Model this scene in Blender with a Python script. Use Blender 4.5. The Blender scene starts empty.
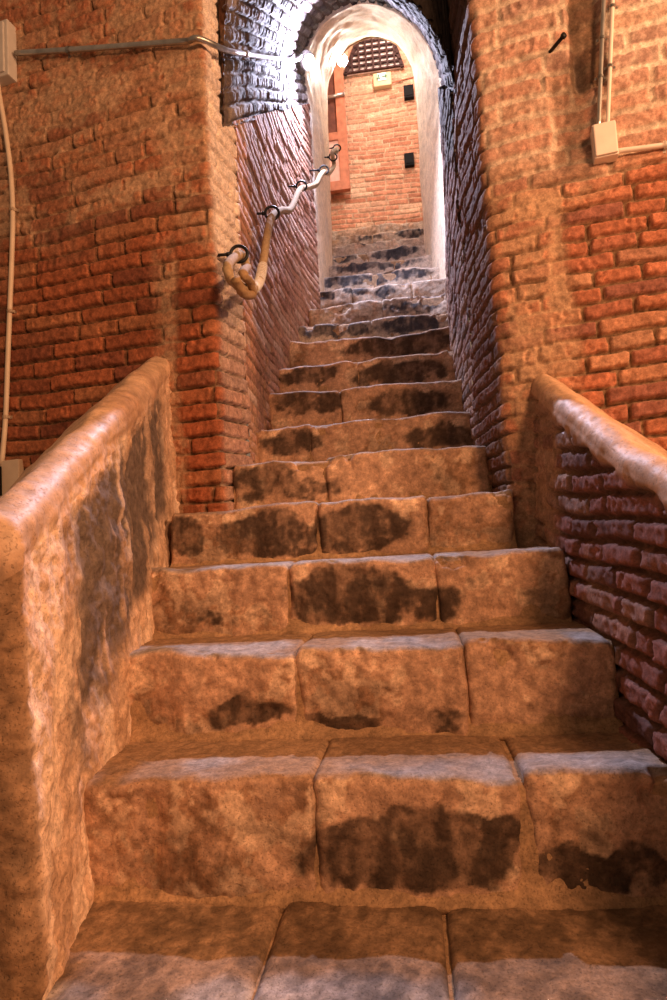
import bpy, bmesh, math, random
import numpy as np
from mathutils import Vector, Matrix

random.seed(7)
C = bpy.context.scene.collection
scene = bpy.context.scene

# ------------------------------------------------------------------ camera
RT = (0.9906793531459726, 0.12313874740228208, -0.05823459571830592)
UP = (0.06676218309310916, -0.06629636638800927, 0.9955639621402481)
FW = (-0.11873175716260469, 0.990172530770241, 0.07389945296912868)
F = 600.0
cd = bpy.data.cameras.new('camera')
cd.sensor_fit = 'VERTICAL'
cd.sensor_height = 36.0
cd.lens = 36.0 * F / 1000.0
cd.clip_start = 0.02
cam = bpy.data.objects.new('camera', cd)
m = Matrix.Identity(4)
for i in range(3):
    m[i][0] = RT[i]
    m[i][1] = UP[i]
    m[i][2] = -FW[i]
cam.matrix_world = m
C.objects.link(cam)
scene.camera = cam

# ------------------------------------------------------------------ world, light, exposure
w = bpy.data.worlds.new('world')
scene.world = w
w.use_nodes = True
w.node_tree.nodes['Background'].inputs[0].default_value = (1.0, 0.62, 0.38, 1)
w.node_tree.nodes['Background'].inputs[1].default_value = 0.06


def area(name, loc, target, size, power, col, spread=180):
    l = bpy.data.lights.new(name, 'AREA')
    l.shape = 'DISK'
    l.size = size
    l.energy = power
    l.color = col
    l.spread = math.radians(spread)
    o = bpy.data.objects.new(name, l)
    o.location = loc
    d = Vector(target) - Vector(loc)
    o.rotation_euler = d.to_track_quat('-Z', 'Y').to_euler()
    C.objects.link(o)
    return o


def point(name, loc, r, power, col):
    l = bpy.data.lights.new(name, 'POINT')
    l.shadow_soft_size = r
    l.energy = power
    l.color = col
    o = bpy.data.objects.new(name, l)
    o.location = loc
    C.objects.link(o)
    return o


WARM = (1.0, 0.48, 0.22)
COOL = (0.74, 0.74, 1.0)
point('hall_lamp_light', (1.45, -0.95, 1.70), 0.28, 88, WARM)
point('hall_side_light', (3.1, 0.45, 2.0), 0.15, 120, (1.0, 0.52, 0.26))
point('landing_lamp_light', (0.25, 6.1, 6.2), 0.15, 30, (1.0, 0.80, 0.70))
point('arch_lamp_light', (-0.28, 5.62, 4.72), 0.05, 12, (1.0, 0.90, 0.80))
LAMP = Vector((-0.515, 4.20, 3.62))
area('tunnel_lamp_light', (LAMP.x + 0.075, LAMP.y - 0.03, LAMP.z - 0.085), (LAMP.x + .40, LAMP.y - .85, LAMP.z - .60), 0.08, 46, COOL)

scene.view_settings.view_transform = 'Standard'
scene.view_settings.look = 'None'
scene.view_settings.gamma = 1.0
scene.view_settings.use_curve_mapping = False
scene.view_settings.exposure = 2.0
scene.cycles.max_bounces = 6


# ------------------------------------------------------------------ numpy helpers
def ray(px, py):
    rt, up, fw = np.array(RT), np.array(UP), np.array(FW)
    return fw + rt * (px - 333.5) / F - up * (py - 500) / F


def at_y(px, py, y):
    d = ray(px, py)
    return Vector(d / d[1] * y)


def at_x(px, py, x):
    d = ray(px, py)
    return Vector(d / d[0] * x)


WK, WC = 0.16, 2.138          # front wall: y = WC - WK x


def wall_y(x):
    return WC - WK * x


def on_wall(px, py, off=0.0):
    d = ray(px, py)
    p = d * (WC / (d[1] + WK * d[0]))
    return Vector((p[0] - off * WK, p[1] - off, p[2]))


def hsh(*a):
    h = np.zeros(np.broadcast(*a).shape, dtype=np.uint32) + np.uint32(2166136261)
    for x in a:
        h = (h ^ (np.asarray(x).astype(np.int64) & 0xffffffff).astype(np.uint32)) * np.uint32(16777619)
        h ^= h >> np.uint32(13)
        h *= np.uint32(0x85ebca6b)
        h ^= h >> np.uint32(16)
    return h.astype(np.float64) / 4294967295.0


def vn(p, seed=0):
    p = np.asarray(p, float)
    i = np.floor(p).astype(np.int64)
    f = p - i
    f = f * f * (3 - 2 * f)
    r = 0
    for dx in (0, 1):
        wx = f[..., 0] if dx else 1 - f[..., 0]
        for dy in (0, 1):
            wy = f[..., 1] if dy else 1 - f[..., 1]
            for dz in (0, 1):
                wz = f[..., 2] if dz else 1 - f[..., 2]
                r = r + wx * wy * wz * hsh(i[..., 0] + dx, i[..., 1] + dy, i[..., 2] + dz, np.int64(seed))
    return r


def fbm(p, scale=1.0, octv=4, seed=0, gain=0.5):
    p = np.asarray(p, float) * scale
    r, a, t = 0, 1.0, 0
    for k in range(octv):
        r = r + a * vn(p + 17.3 * k, seed + k)
        t += a
        a *= gain
        p = p * 2.03
    return r / t            # 0..1, mean 0.5


def ss(a, b, x):
    t = np.clip((x - a) / (b - a), 0, 1)
    return t * t * (3 - 2 * t)


def mix(a, b, t):
    a = np.asarray(a, float)
    b = np.asarray(b, float)
    return a + (b - a) * t[..., None]


def bricks(u, v, bw, bh, mort, seed, warp=0.012):
    p = np.stack([u, v, u * 0 + seed * 3.1], -1)
    v = v + (fbm(p, 1.3, 2, seed + 50) - .5) * 0.09 + (fbm(p, 14, 2, seed + 51) - .5) * warp
    u = u + (fbm(p, 12, 2, seed + 52) - .5) * warp * 1.4
    r = np.floor(v / bh)
    fv = v - r * bh
    uu = u / bw + hsh(r, np.int64(seed)) * 7.0
    k = np.floor(uu)

    def b(k):
        return k + 0.62 * (hsh(r, k, np.int64(seed + 9)) - .5)
    lo = b(k)
    k = np.where(uu < lo, k - 1, k)
    hi = b(k + 1)
    k = np.where(uu >= hi, k + 1, k)
    du = np.minimum(uu - b(k), b(k + 1) - uu) * bw
    dv = np.minimum(fv, bh - fv)
    R = bh * 0.20
    d = R - np.hypot(np.maximum(0, R - du), np.maximum(0, R - dv))
    rag = (fbm(p, 45, 2, seed + 53) - .5) * 0.007
    h = ss(mort / 2 - .003, mort / 2 + .004, d + rag)
    id1 = hsh(r, k, np.int64(seed + 1))
    id2 = hsh(r, k, np.int64(seed + 2))
    id3 = hsh(r, k, np.int64(seed + 3))
    return h, id1, id2, id3, (fv / bh - .5)


# ------------------------------------------------------------------ materials
def base_mat(name, rough=0.9, spec=0.25):
    mt = bpy.data.materials.new(name)
    mt.use_nodes = True
    b = mt.node_tree.nodes['Principled BSDF']
    b.inputs['Roughness'].default_value = rough
    b.inputs['Specular IOR Level'].default_value = spec
    return mt, mt.node_tree, b


def masonry(name, rough=0.9, spec=0.25, bscale=150.0, bstr=0.55, bdist=0.005, var=0.38):
    mt, nt, b = base_mat(name, rough, spec)
    at = nt.nodes.new('ShaderNodeAttribute')
    at.attribute_name = 'Col'
    tc = nt.nodes.new('ShaderNodeTexCoord')
    n = nt.nodes.new('ShaderNodeTexNoise')
    n.inputs['Scale'].default_value = bscale
    n.inputs['Detail'].default_value = 6
    nt.links.new(tc.outputs['Object'], n.inputs['Vector'])
    n2 = nt.nodes.new('ShaderNodeTexNoise')
    n2.inputs['Scale'].default_value = bscale * .3
    n2.inputs['Detail'].default_value = 8
    nt.links.new(tc.outputs['Object'], n2.inputs['Vector'])
    mr = nt.nodes.new('ShaderNodeMapRange')
    mr.inputs['From Min'].default_value = .25
    mr.inputs['From Max'].default_value = .75
    mr.inputs['To Min'].default_value = 1 - var
    mr.inputs['To Max'].default_value = 1 + var
    nt.links.new(n2.outputs['Fac'], mr.inputs['Value'])
    n3 = nt.nodes.new('ShaderNodeTexNoise')
    n3.inputs['Scale'].default_value = bscale * .9
    n3.inputs['Detail'].default_value = 5
    n3.inputs['Roughness'].default_value = .7
    nt.links.new(tc.outputs['Object'], n3.inputs['Vector'])
    m3 = nt.nodes.new('ShaderNodeMapRange')
    m3.inputs['From Min'].default_value = .42
    m3.inputs['From Max'].default_value = .60
    m3.inputs['To Min'].default_value = 1 - var * .55
    m3.inputs['To Max'].default_value = 1 + var * .25
    nt.links.new(n3.outputs['Fac'], m3.inputs['Value'])
    mm = nt.nodes.new('ShaderNodeMath')
    mm.operation = 'MULTIPLY'
    nt.links.new(mr.outputs['Result'], mm.inputs[0])
    nt.links.new(m3.outputs['Result'], mm.inputs[1])
    n4 = nt.nodes.new('ShaderNodeTexNoise')
    n4.inputs['Scale'].default_value = bscale * 2.2
    n4.inputs['Detail'].default_value = 3
    n4.inputs['Roughness'].default_value = .6
    nt.links.new(tc.outputs['Object'], n4.inputs['Vector'])
    m4 = nt.nodes.new('ShaderNodeMapRange')
    m4.inputs['From Min'].default_value = .30
    m4.inputs['From Max'].default_value = .44
    m4.inputs['To Min'].default_value = .62
    m4.inputs['To Max'].default_value = 1.0
    nt.links.new(n4.outputs['Fac'], m4.inputs['Value'])
    mm4 = nt.nodes.new('ShaderNodeMath')
    mm4.operation = 'MULTIPLY'
    nt.links.new(mm.outputs[0], mm4.inputs[0])
    nt.links.new(m4.outputs['Result'], mm4.inputs[1])
    mm = mm4
    vm = nt.nodes.new('ShaderNodeVectorMath')
    vm.operation = 'SCALE'
    nt.links.new(at.outputs['Color'], vm.inputs[0])
    nt.links.new(mm.outputs[0], vm.inputs['Scale'])
    nt.links.new(vm.outputs[0], b.inputs['Base Color'])
    ad = nt.nodes.new('ShaderNodeMath')
    ad.operation = 'MULTIPLY_ADD'
    nt.links.new(m4.outputs['Result'], ad.inputs[0])
    ad.inputs[1].default_value = .5
    nt.links.new(n2.outputs['Fac'], ad.inputs[2])
    bp = nt.nodes.new('ShaderNodeBump')
    bp.inputs['Strength'].default_value = bstr
    bp.inputs['Distance'].default_value = bdist
    nt.links.new(ad.outputs[0], bp.inputs['Height'])
    nt.links.new(bp.outputs[0], b.inputs['Normal'])
    return mt


def plain(name, col, rough=0.5, metal=0.0, spec=0.4, var=0.12, scale=40, emit=None, strength=0):
    mt, nt, b = base_mat(name, rough, spec)
    b.inputs['Metallic'].default_value = metal
    tc = nt.nodes.new('ShaderNodeTexCoord')
    n = nt.nodes.new('ShaderNodeTexNoise')
    n.inputs['Scale'].default_value = scale
    n.inputs['Detail'].default_value = 5
    nt.links.new(tc.outputs['Object'], n.inputs['Vector'])
    cr = nt.nodes.new('ShaderNodeValToRGB')
    cr.color_ramp.elements[0].position = .3
    cr.color_ramp.elements[1].position = .7
    cr.color_ramp.elements[0].color = tuple(c * (1 - var) for c in col) + (1,)
    cr.color_ramp.elements[1].color = tuple(min(1, c * (1 + var)) for c in col) + (1,)
    nt.links.new(n.outputs['Fac'], cr.inputs[0])
    nt.links.new(cr.outputs[0], b.inputs['Base Color'])
    if emit:
        b.inputs['Emission Color'].default_value = emit + (1,)
        b.inputs['Emission Strength'].default_value = strength
    return mt


M_BRICK = masonry('weathered_brick', .92, .2)
M_STONE = masonry('worn_stone', .82, .3, 120, .7, .006, .38)
M_PLASTER = masonry('rough_plaster', .55, .5, 70, .55, .006, .25)
M_FARBRICK = masonry('landing_brick', .9, .2, 60, .3, .004, .25)
M_STEEL = plain('galvanised_steel', (.42, .41, .39), .35, .85, .5, .2, 25)
M_PVC = plain('beige_plastic', (.62, .50, .38), .5, 0, .4, .08, 20)
M_GREY = plain('grey_plastic', (.50, .47, .44), .5, 0, .4, .08, 20)
M_WHITE = plain('white_plastic', (.75, .68, .62), .45, 0, .45, .06, 20)
M_BLACK = plain('black_iron', (.015, .015, .017), .45, .6, .5, .3, 60)
M_DARK = plain('black_plastic', (.012, .013, .015), .8, 0, .1, .2, 60)
M_WOOD = plain('reddish_wood', (.42, .16, .09), .6, 0, .3, .25, 14)
M_WOODDARK = plain('dark_wood', (.11, .035, .022), .6, 0, .3, .3, 14)
M_LATT = plain('lattice_wood', (.045, .018, .016), .7, 0, .3, .3, 14)
M_SIGN = plain('cream_plastic', (.52, .43, .24), .45, 0, .4, .05, 20)
M_SIGNW = plain('sign_face', (.62, .64, .6), .4, 0, .4, .03, 20, (.9, 1, .9), .06)
M_SIGNG = plain('sign_green', (.02, .16, .06), .4, 0, .4, .05, 20)
M_LENS = plain('lamp_glass', (.9, .9, .95), .3, 0, .5, .02, 20, COOL, 32.0)
M_LENS2 = plain('warm_lamp_glass', (.9, .9, .9), .3, 0, .5, .02, 20, (.95, .93, 1.0), 40.0)
M_BODY = plain('lamp_housing', (.55, .55, .56), .4, 0, .4, .05, 20)


# ------------------------------------------------------------------ mesh makers
def link(name, me, mat, parent=None):
    if mat:
        me.materials.append(mat)
    o = bpy.data.objects.new(name, me)
    C.objects.link(o)
    if parent:
        o.parent = parent
        o.matrix_parent_inverse = parent.matrix_world.inverted()
    return o


def mesh_from(verts, faces, cols=None, smooth=True):
    me = bpy.data.meshes.new('m')
    me.from_pydata([tuple(v) for v in verts] if not isinstance(verts, np.ndarray) else verts.tolist(), [], faces)
    if cols is not None:
        a = me.color_attributes.new('Col', 'FLOAT_COLOR', 'POINT')
        c = np.ones((len(verts), 4), dtype=np.float32)
        c[:, :3] = np.clip(cols, 0, 1)
        a.data.foreach_set('color', c.ravel())
    if smooth:
        me.polygons.foreach_set('use_smooth', [True] * len(me.polygons))
    me.update()
    return me


class Acc:
    """collects grids into one mesh"""

    def __init__(s):
        s.v, s.c, s.f, s.n = [], [], [], 0

    def grid(s, P, col, flip=False, close_u=False):
        a, b = P.shape[:2]
        idx = np.arange(a * b).reshape(a, b) + s.n
        q = np.stack([idx[:-1, :-1], idx[1:, :-1], idx[1:, 1:], idx[:-1, 1:]], -1).reshape(-1, 4)
        if flip:
            q = q[:, ::-1]
        s.f.append(q)
        s.v.append(P.reshape(-1, 3))
        s.c.append(np.broadcast_to(col, P.shape).reshape(-1, 3))
        s.n += a * b

    def faces(s, V, F, col):
        s.v.append(np.asarray(V, float))
        s.c.append(np.broadcast_to(np.asarray(col, float), (len(V), 3)))
        s.f.append([[i + s.n for i in f] for f in F])
        s.n += len(V)

    def build(s, name, mat, parent=None, smooth=True):
        F = []
        for f in s.f:
            F += f.tolist() if isinstance(f, np.ndarray) else f
        me = mesh_from(np.concatenate(s.v), F, np.concatenate(s.c), smooth)
        return link(name, me, mat, parent)


def normals(P):
    du = np.gradient(P, axis=0)
    dv = np.gradient(P, axis=1)
    n = np.cross(du, dv)
    return n / (np.linalg.norm(n, axis=-1, keepdims=True) + 1e-12)


def bm_obj(name, fn, mat, parent=None, smooth=False):
    bm = bmesh.new()
    fn(bm)
    me = bpy.data.meshes.new(name)
    bm.to_mesh(me)
    bm.free()
    if smooth:
        me.polygons.foreach_set('use_smooth', [True] * len(me.polygons))
    return link(name, me, mat, parent)


def box(bm, cx, cy, cz, sx, sy, sz, bev=0.0, rot=None):
    r = bmesh.ops.create_cube(bm, size=1)
    vs = r['verts']
    for v in vs:
        v.co = Vector((v.co.x * sx, v.co.y * sy, v.co.z * sz))
    if bev > 0:
        es = list({e for v in vs for e in v.link_edges})
        r2 = bmesh.ops.bevel(bm, geom=es, offset=bev, segments=2, affect='EDGES', profile=.6)
        vs = list({v for v in vs if v.is_valid} | {v for f in r2['faces'] for v in f.verts})
    M = (rot.to_matrix().to_4x4() if rot else Matrix.Identity(4))
    M = Matrix.Translation((cx, cy, cz)) @ M
    bmesh.ops.transform(bm, matrix=M, verts=vs)


def tube_pts(pts, r, seg=10, jit=None, twist=0.0, lobes=0, lob=0.0):
    pts = [Vector(p) for p in pts]
    n = len(pts)
    V, Fc = [], []
    up = Vector((0, 0, 1))
    t0 = (pts[1] - pts[0]).normalized()
    nrm = up.cross(t0)
    if nrm.length < 1e-3:
        nrm = Vector((1, 0, 0)).cross(t0)
    nrm.normalize()
    L = 0
    for i, p in enumerate(pts):
        t = (pts[min(n - 1, i + 1)] - pts[max(0, i - 1)]).normalized()
        nrm = (nrm - t * nrm.dot(t)).normalized()
        bn = t.cross(nrm)
        if i:
            L += (p - pts[i - 1]).length
        for k in range(seg):
            a = 2 * math.pi * k / seg
            rr = r * (1 + (lob * math.cos(lobes * (a + twist * L)) if lobes else 0))
            V.append(p + nrm * math.cos(a) * rr + bn * math.sin(a) * rr)
    for i in range(n - 1):
        for k in range(seg):
            Fc.append([i * seg + k, i * seg + (k + 1) % seg, (i + 1) * seg + (k + 1) % seg, (i + 1) * seg + k])
    Fc.append(list(range(seg))[::-1])
    Fc.append([(n - 1) * seg + k for k in range(seg)])
    return V, Fc


def smooth_path(pts, k=8):
    P = [Vector(p) for p in pts]
    out = []
    for i in range(len(P) - 1):
        a, b, c, d = P[max(0, i - 1)], P[i], P[i + 1], P[min(len(P) - 1, i + 2)]
        for j in range(k):
            t = j / k
            out.append(0.5 * ((2 * b) + (c - a) * t + (2 * a - 5 * b + 4 * c - d) * t * t + (3 * b - a - 3 * c + d) * t ** 3))
    out.append(P[-1])
    return out


def tube(name, pts, r, mat, parent=None, seg=10, **kw):
    V, Fc = tube_pts(pts, r, seg, **kw)
    me = mesh_from(V, Fc)
    return link(name, me, mat, parent)


def empty(name, loc, label, cat, group=None):
    o = bpy.data.objects.new(name, None)
    o.location = loc
    C.objects.link(o)
    o.empty_display_size = .05
    o['label'] = label
    o['category'] = cat
    if group:
        o['group'] = group
    bpy.context.view_layer.update()
    return o


def tag(o, label, cat, group=None):
    o['label'] = label
    o['category'] = cat
    if group:
        o['group'] = group
    return o


def struct(o):
    o['kind'] = 'structure'
    return o


# ------------------------------------------------------------------ stair line
SY = [0.86, 1.202, 1.47, 1.755, 2.039, 2.326, 2.638, 2.956, 3.258, 3.556, 3.863, 4.167, 4.466, 4.76, 5.051, 5.34,
      5.628, 5.916, 6.204]
SZ = [-0.687, -0.46, -0.251, -0.046, 0.148, 0.345, 0.548, 0.78, 1.017, 1.245, 1.468, 1.708, 1.953, 2.19, 2.426, 2.661,
      2.897, 3.133, 3.369]


def stair(y):
    return np.interp(y, SY, SZ)


def x_left(y):
    return np.interp(y, [2.25, 2.30, 2.5, 3.5, 3.86, 4.17, 4.45], [-.70, -.69, -.645, -.645, -.63, -.60, -.553])


def x_right(y):
    return np.interp(y, [2.08, 2.4, 2.7, 3.2, 3.56, 3.86, 4.17, 4.45], [.352, .31, .30, .31, .33, .355, .38, .42])


def spring(y):
    return 1.94 + .795 * (y - 2.55)


TAN = np.array((.48, .31, .20))
BR_RED = np.array((.36, .115, .055))
BR_DARK = np.array((.20, .075, .045))
BR_TAN = np.array((.44, .25, .135))
MORT = np.array((.40, .27, .16))
SHADE_CHASE_TONE = np.array((.035, .028, .027))  # dark tone for shade painted into the masonry, and for the chase


def brick_skin(P, N, u, v, seed, bh=.066, bw=.23, mort=.011, depth=.016, smear=None, strong=None, pal=None, mcol=None,
               dark=None, pale=None, rough=1.0):
    """displace the grid P along N with a brick relief; returns points and colours"""
    h, a, b, c, fv = bricks(u, v, bw, bh, mort, seed)
    q = np.stack([u, v, u * 0 + seed], -1)
    n1 = fbm(q, 5, 4, seed + 20)
    n2 = fbm(q, 30, 4, seed + 21)
    n3 = fbm(q, 2.2, 3, seed + 22)
    n4 = fbm(q, 90, 2, seed + 23)
    s = ss(.47, .62, n1) * .75 if smear is None else np.clip(smear, 0, 1)
    pal = pal or (BR_RED, BR_DARK, BR_TAN)
    col = mix(pal[0], pal[1], ss(.55, .95, a))
    col = mix(col, pal[2], ss(.6, 1.0, b) * .8)
    col = col * (.72 + .5 * n2 + .12 * (c - .5))[..., None]
    mc = (MORT if mcol is None else np.asarray(mcol)) * (.7 + .6 * n4)[..., None]
    cc = mix(mc * .8, col, h)
    sm = TAN * (.55 + .6 * n2 + .25 * n3)[..., None]
    keep = ss(.42, .60, n2 + .45 * (a - .5))
    s2 = s * (.30 + .62 * (1 - keep * h))
    s2 = np.maximum(s2, ss(.86, 1, s) * (.62 + .34 * (1 - keep)))
    cc = mix(cc, sm, s2)
    crev = (1 - h) * ss(.50, .62, fbm(q, 11, 3, seed + 25))
    cc = cc * (1 - .55 * crev * s * (1 - .7 * ss(.86, 1, s)))[..., None]
    disp = -crev * s * .012 + depth * (h - 1) * (1 - .55 * s) * (1 - .7 * ss(.86, 1, s)) + (c - .5) * .012 * h * (1 - .6 * s) + ((n2 - .5) * .011 + (n4 - .5) * .004) * rough
    # chipped brick corners
    chip = ss(.66, .78, n2) * h
    disp = disp - chip * .008 * rough
    disp = disp + (n3 - .5) * .03
    if strong is not None:
        disp = disp + strong * .010 * h
    if dark is not None:
        cc = mix(cc, SHADE_CHASE_TONE, np.clip(dark, 0, 1))
    if pale is not None:
        cc = mix(cc, np.array((.62, .55, .50)), np.clip(pale, 0, 1) * (.5 + .5 * n2))
    return P + N * disp[..., None], cc


def arc_len(pl):
    d = np.linalg.norm(np.diff(pl, axis=0), axis=1)
    return np.concatenate([[0], np.cumsum(d)])


def dens(a, b, fa, fb, fine, coarse):
    """coordinates from a to b, fine between fa and fb"""
    out = []
    if fa > a:
        out += list(np.linspace(a, fa, max(2, int((fa - a) / coarse)), endpoint=False))
    out += list(np.linspace(max(a, fa), min(b, fb), int((min(b, fb) - max(a, fa)) / fine) + 2))
    if fb < b:
        out += list(np.linspace(fb, b, max(2, int((b - fb) / coarse)))[1:])
    return np.array(out)


def blob(x, z, cx, cz, rx, rz, soft=.35):
    return 1 - ss(1 - soft, 1 + soft, np.hypot((x - cx) / rx, (z - cz) / rz))


def qp(x, y, z):
    return np.stack([x, y, z], -1)


# ------------------------------------------------------------------ the front wall, left and right of the opening
def fillet(p0, p1, p2, r, k=7):
    p0, p1, p2 = map(np.array, (p0, p1, p2))
    a = (p0 - p1) / np.linalg.norm(p0 - p1)
    b = (p2 - p1) / np.linalg.norm(p2 - p1)
    s, e = p1 + a * r, p1 + b * r
    return [tuple((1 - t) ** 2 * s + 2 * t * (1 - t) * p1 + t * t * e) for t in np.linspace(0, 1, k)]


front = Acc()
# left: (-2.9 .. -0.70) then round into the splayed reveal as far as y = 2.5
cl = (-.70, wall_y(-.70))
xs = dens(-2.9, -.74, -1.78, -.74, .0048, .05)
path = [(x, wall_y(x)) for x in xs] + fillet((-.75, wall_y(-.75)), cl, (x_left(2.35), 2.35), .03)
path += [(float(x_left(y)), y) for y in np.linspace(2.30, 2.50, 34)]
path = np.array(path)
U = arc_len(path)
Z = dens(-1.0, 3.2, .02, 2.55, .0055, .045)
P = np.stack([np.repeat(path[:, :1], len(Z), 1), np.repeat(path[:, 1:], len(Z), 1), np.repeat(Z[None], len(path), 0)], -1)
Nn = normals(P)
u, v = np.repeat(U[:, None], len(Z), 1), P[..., 2]
x, z, yy = P[..., 0], P[..., 2], P[..., 1]
nn = fbm(P, 3.0, 4, 301)
smear = ss(1.12, 1.45, z + (nn - .5) * .9) * (.55 + .5 * ss(.35, .6, fbm(P, 6, 3, 305)))
chan = ss(-1.0, -.93, x) * (1 - ss(-.885, -.845, x + (nn - .5) * .1)) * (1 - ss(1.1, 1.4, z))      # plastered strip by the jamb
smear = np.clip(np.maximum(smear, chan * .95), 0, 1)
reveal = ss(2.255, 2.30, yy) * ss(-.73, -.70, x)
smear = smear * (1 - .6 * reveal)
strong = (1 - smear) * .6
PL = (BR_RED, np.array((.21, .07, .042)), np.array((.40, .17, .085)))
P2, col = brick_skin(P, Nn, u, v, 11, .067, .265, .010, .020, smear, strong, PL, np.array((.26, .15, .085)),
                     pale=reveal * (.45 + .55 * ss(.5, 1.3, z)))
lime_lit = reveal * ss(.75, 1.5, z + (nn - .5) * .5) * (.5 + .5 * ss(.3, .55, fbm(P, 9, 3, 307)))  # pale lime plaster, with lamp light on the reveal painted in
col = mix(col, np.array((.86, .72, .62)), lime_lit * .75)
P2 = P2 - Nn * (.05 * (yy > 2.385) * (z > spring(yy) + .005) * (x > -.75))[..., None]
front.grid(P2, col)
# right: from the opening corner (round) to x = 2.9
cr = (.352, wall_y(.352))
xs = dens(.39, 2.9, .39, 1.22, .0048, .05)
path = [(float(x_right(y)), y) for y in np.linspace(2.5, 2.13, 62)]
path += fillet((float(x_right(2.13)), 2.13), cr, (.40, wall_y(.40)), .03) + [(x, wall_y(x)) for x in xs]
path = np.array(path)
U = arc_len(path)
Z = dens(-1.0, 3.2, -.15, 2.2, .0055, .045)
P = np.stack([np.repeat(path[:, :1], len(Z), 1), np.repeat(path[:, 1:], len(Z), 1), np.repeat(Z[None], len(path), 0)], -1)
Nn = normals(P)
u, v = np.repeat(U[:, None], len(Z), 1), P[..., 2]
x, z, yy = P[..., 0], P[..., 2], P[..., 1]
nn = fbm(P, 3.2, 4, 311)
bx0 = on_wall(574, 330).x
redz = ss(bx0 - .02, bx0 + .02, x + (nn - .5) * .06) * (1 - ss(1.10, 1.22, z + (x - .8) * -.35 + (nn - .5) * .15))
smear = .55 + .45 * ss(.35, .6, fbm(P, 5, 3, 313))
smear = smear * (1 - redz)
upr = ss(on_wall(606, 70).x, on_wall(614, 70).x, x) * ss(1.44, 1.50, z)                                  # cleaner courses with thick pale joints
smear = smear * (1 - .85 * upr) * (1 - .35 * ss(1.15, 1.3, z))
rev = ss(2.12, 2.2, yy) * (1 - ss(.34, .36, x))
smear = smear * (1 - .7 * rev)
rev_shade = ss(2.09, 2.14, yy) * (1 - ss(.345, .36, x)) * (.62 + .3 * ss(1.75, 2.05, z))  # shade painted on the right reveal, deeper above the lamp's cutoff
c0, c1 = on_wall(574, 70).x, on_wall(602, 70).x
chase = ss(c0 - .015, c0 + .015, x + (nn - .5) * .04) * (1 - ss(c1 - .01, c1 + .02, x)) * ss(1.46, 1.52, z) + \
    ss(c0 - .10, c0 - .06, x + (nn - .5) * .08) * (1 - ss(c0 + .02, c0 + .06, x)) * ss(1.22, 1.3, z) * (1 - ss(1.60, 1.66, z)) * .6
midz = (1 - redz) * (1 - ss(1.12, 1.26, z + (nn - .5) * .2)) * ss(.36, .40, x)
smear = np.maximum(smear, midz * (.86 + .2 * ss(.38, .5, nn)))
smear = np.maximum(smear, chase)
upz = ss(1.12, 1.30, z + (nn - .5) * .2) * ss(.345, .37, x)
PR = (np.array((.44, .165, .095)), np.array((.29, .12, .09)), np.array((.48, .27, .17)))
vv = np.where(z > 1.2, 1.2 + (z - 1.2) * .056 / .072, z)
smear = smear * (1 - .55 * upz * (1 - chase))
P2, col = brick_skin(P, Nn, u, vv, 23, .056, .22, .010 + .007 * upz, .018 * (1 - .6 * upz), smear, redz * .8, PR,
                     mix(np.array((.40, .26, .16)), np.array((1.0, .84, .68)), upz * (.55 + .45 * upr)), dark=np.maximum(chase * .55, rev_shade),
                     pale=upz * (.34 + .12 * upr) * (1 - chase))
P2 = P2 - Nn * (chase * .03)[..., None]
front.grid(P2, col)
# the head of the opening, above the frame
xs = np.linspace(-.72, .37, 40)
zs = np.linspace(3.0, 3.2, 8)
ys = np.linspace(0, 1, 8)
P = np.stack([np.repeat(xs[:, None], 8, 1), np.repeat(wall_y(xs)[:, None], 8, 1), np.repeat(zs[None], 40, 0)], -1)
front.grid(P, TAN * .8)
P = np.stack([np.repeat(xs[:, None], 8, 1), wall_y(xs)[:, None] + (2.56 - wall_y(xs)[:, None]) * ys[None], np.full((40, 8), 3.0)], -1)
front.grid(P, TAN * .6, flip=True)
struct(front.build('wall_front', M_BRICK))

# ------------------------------------------------------------------ tunnel walls
def tunnel_wall(side, name, seed):
    ys = np.arange(2.49, 4.47, .0065)
    nv = 330
    t = np.linspace(0, 1, nv)
    zb, zt = stair(ys) - .30, spring(ys) + .02
    Zg = zb[:, None] + (zt - zb)[:, None] * t[None]
    Yg = np.repeat(ys[:, None], nv, 1)
    if side == 'left':
        Xg = np.repeat(x_left(ys)[:, None], nv, 1)
        Xg = Xg + .012 * (Zg - stair(ys)[:, None]) * ss(3.6, 4.4, Yg)
    else:
        Xg = np.repeat(x_right(ys)[:, None], nv, 1) + .062 * (Zg - stair(ys)[:, None]) * ss(2.6, 4.4, Yg)
    P = qp(Xg, Yg, Zg)
    Nn = normals(P)
    if side == 'right':
        Nn = -Nn
    nn = fbm(P, 3, 4, seed)
    hgt = Zg - stair(ys)[:, None]
    sm = (1 - ss(.05, .45, hgt + (nn - .5) * .5)) * .8 + ss(.55, .7, nn) * .35
    if side == 'left':
        pal = (np.array((.50, .26, .18)), np.array((.36, .18, .13)), np.array((.66, .50, .42)))
        mc = np.array((.26, .16, .12))
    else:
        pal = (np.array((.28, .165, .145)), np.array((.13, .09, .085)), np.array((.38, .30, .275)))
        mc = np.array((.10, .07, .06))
    P2, col = brick_skin(P, Nn, Yg, Zg, seed, (.050 if side == 'left' else .052), .21, .009, (.008 if side == 'left' else .012), sm * .7, None, pal, mc, rough=(.35 if side == 'left' else .8), dark=(ss(-.45, -.1, Zg - spring(Yg) + (nn - .5) * .4) * .9 if side == 'right' else None))  # right wall only: shade below the springline painted into the brick colour
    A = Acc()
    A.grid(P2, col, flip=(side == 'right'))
    return struct(A.build(name, M_BRICK))


tunnel_wall('left', 'wall_left', 41)
tunnel_wall('right', 'wall_right', 57)

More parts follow.
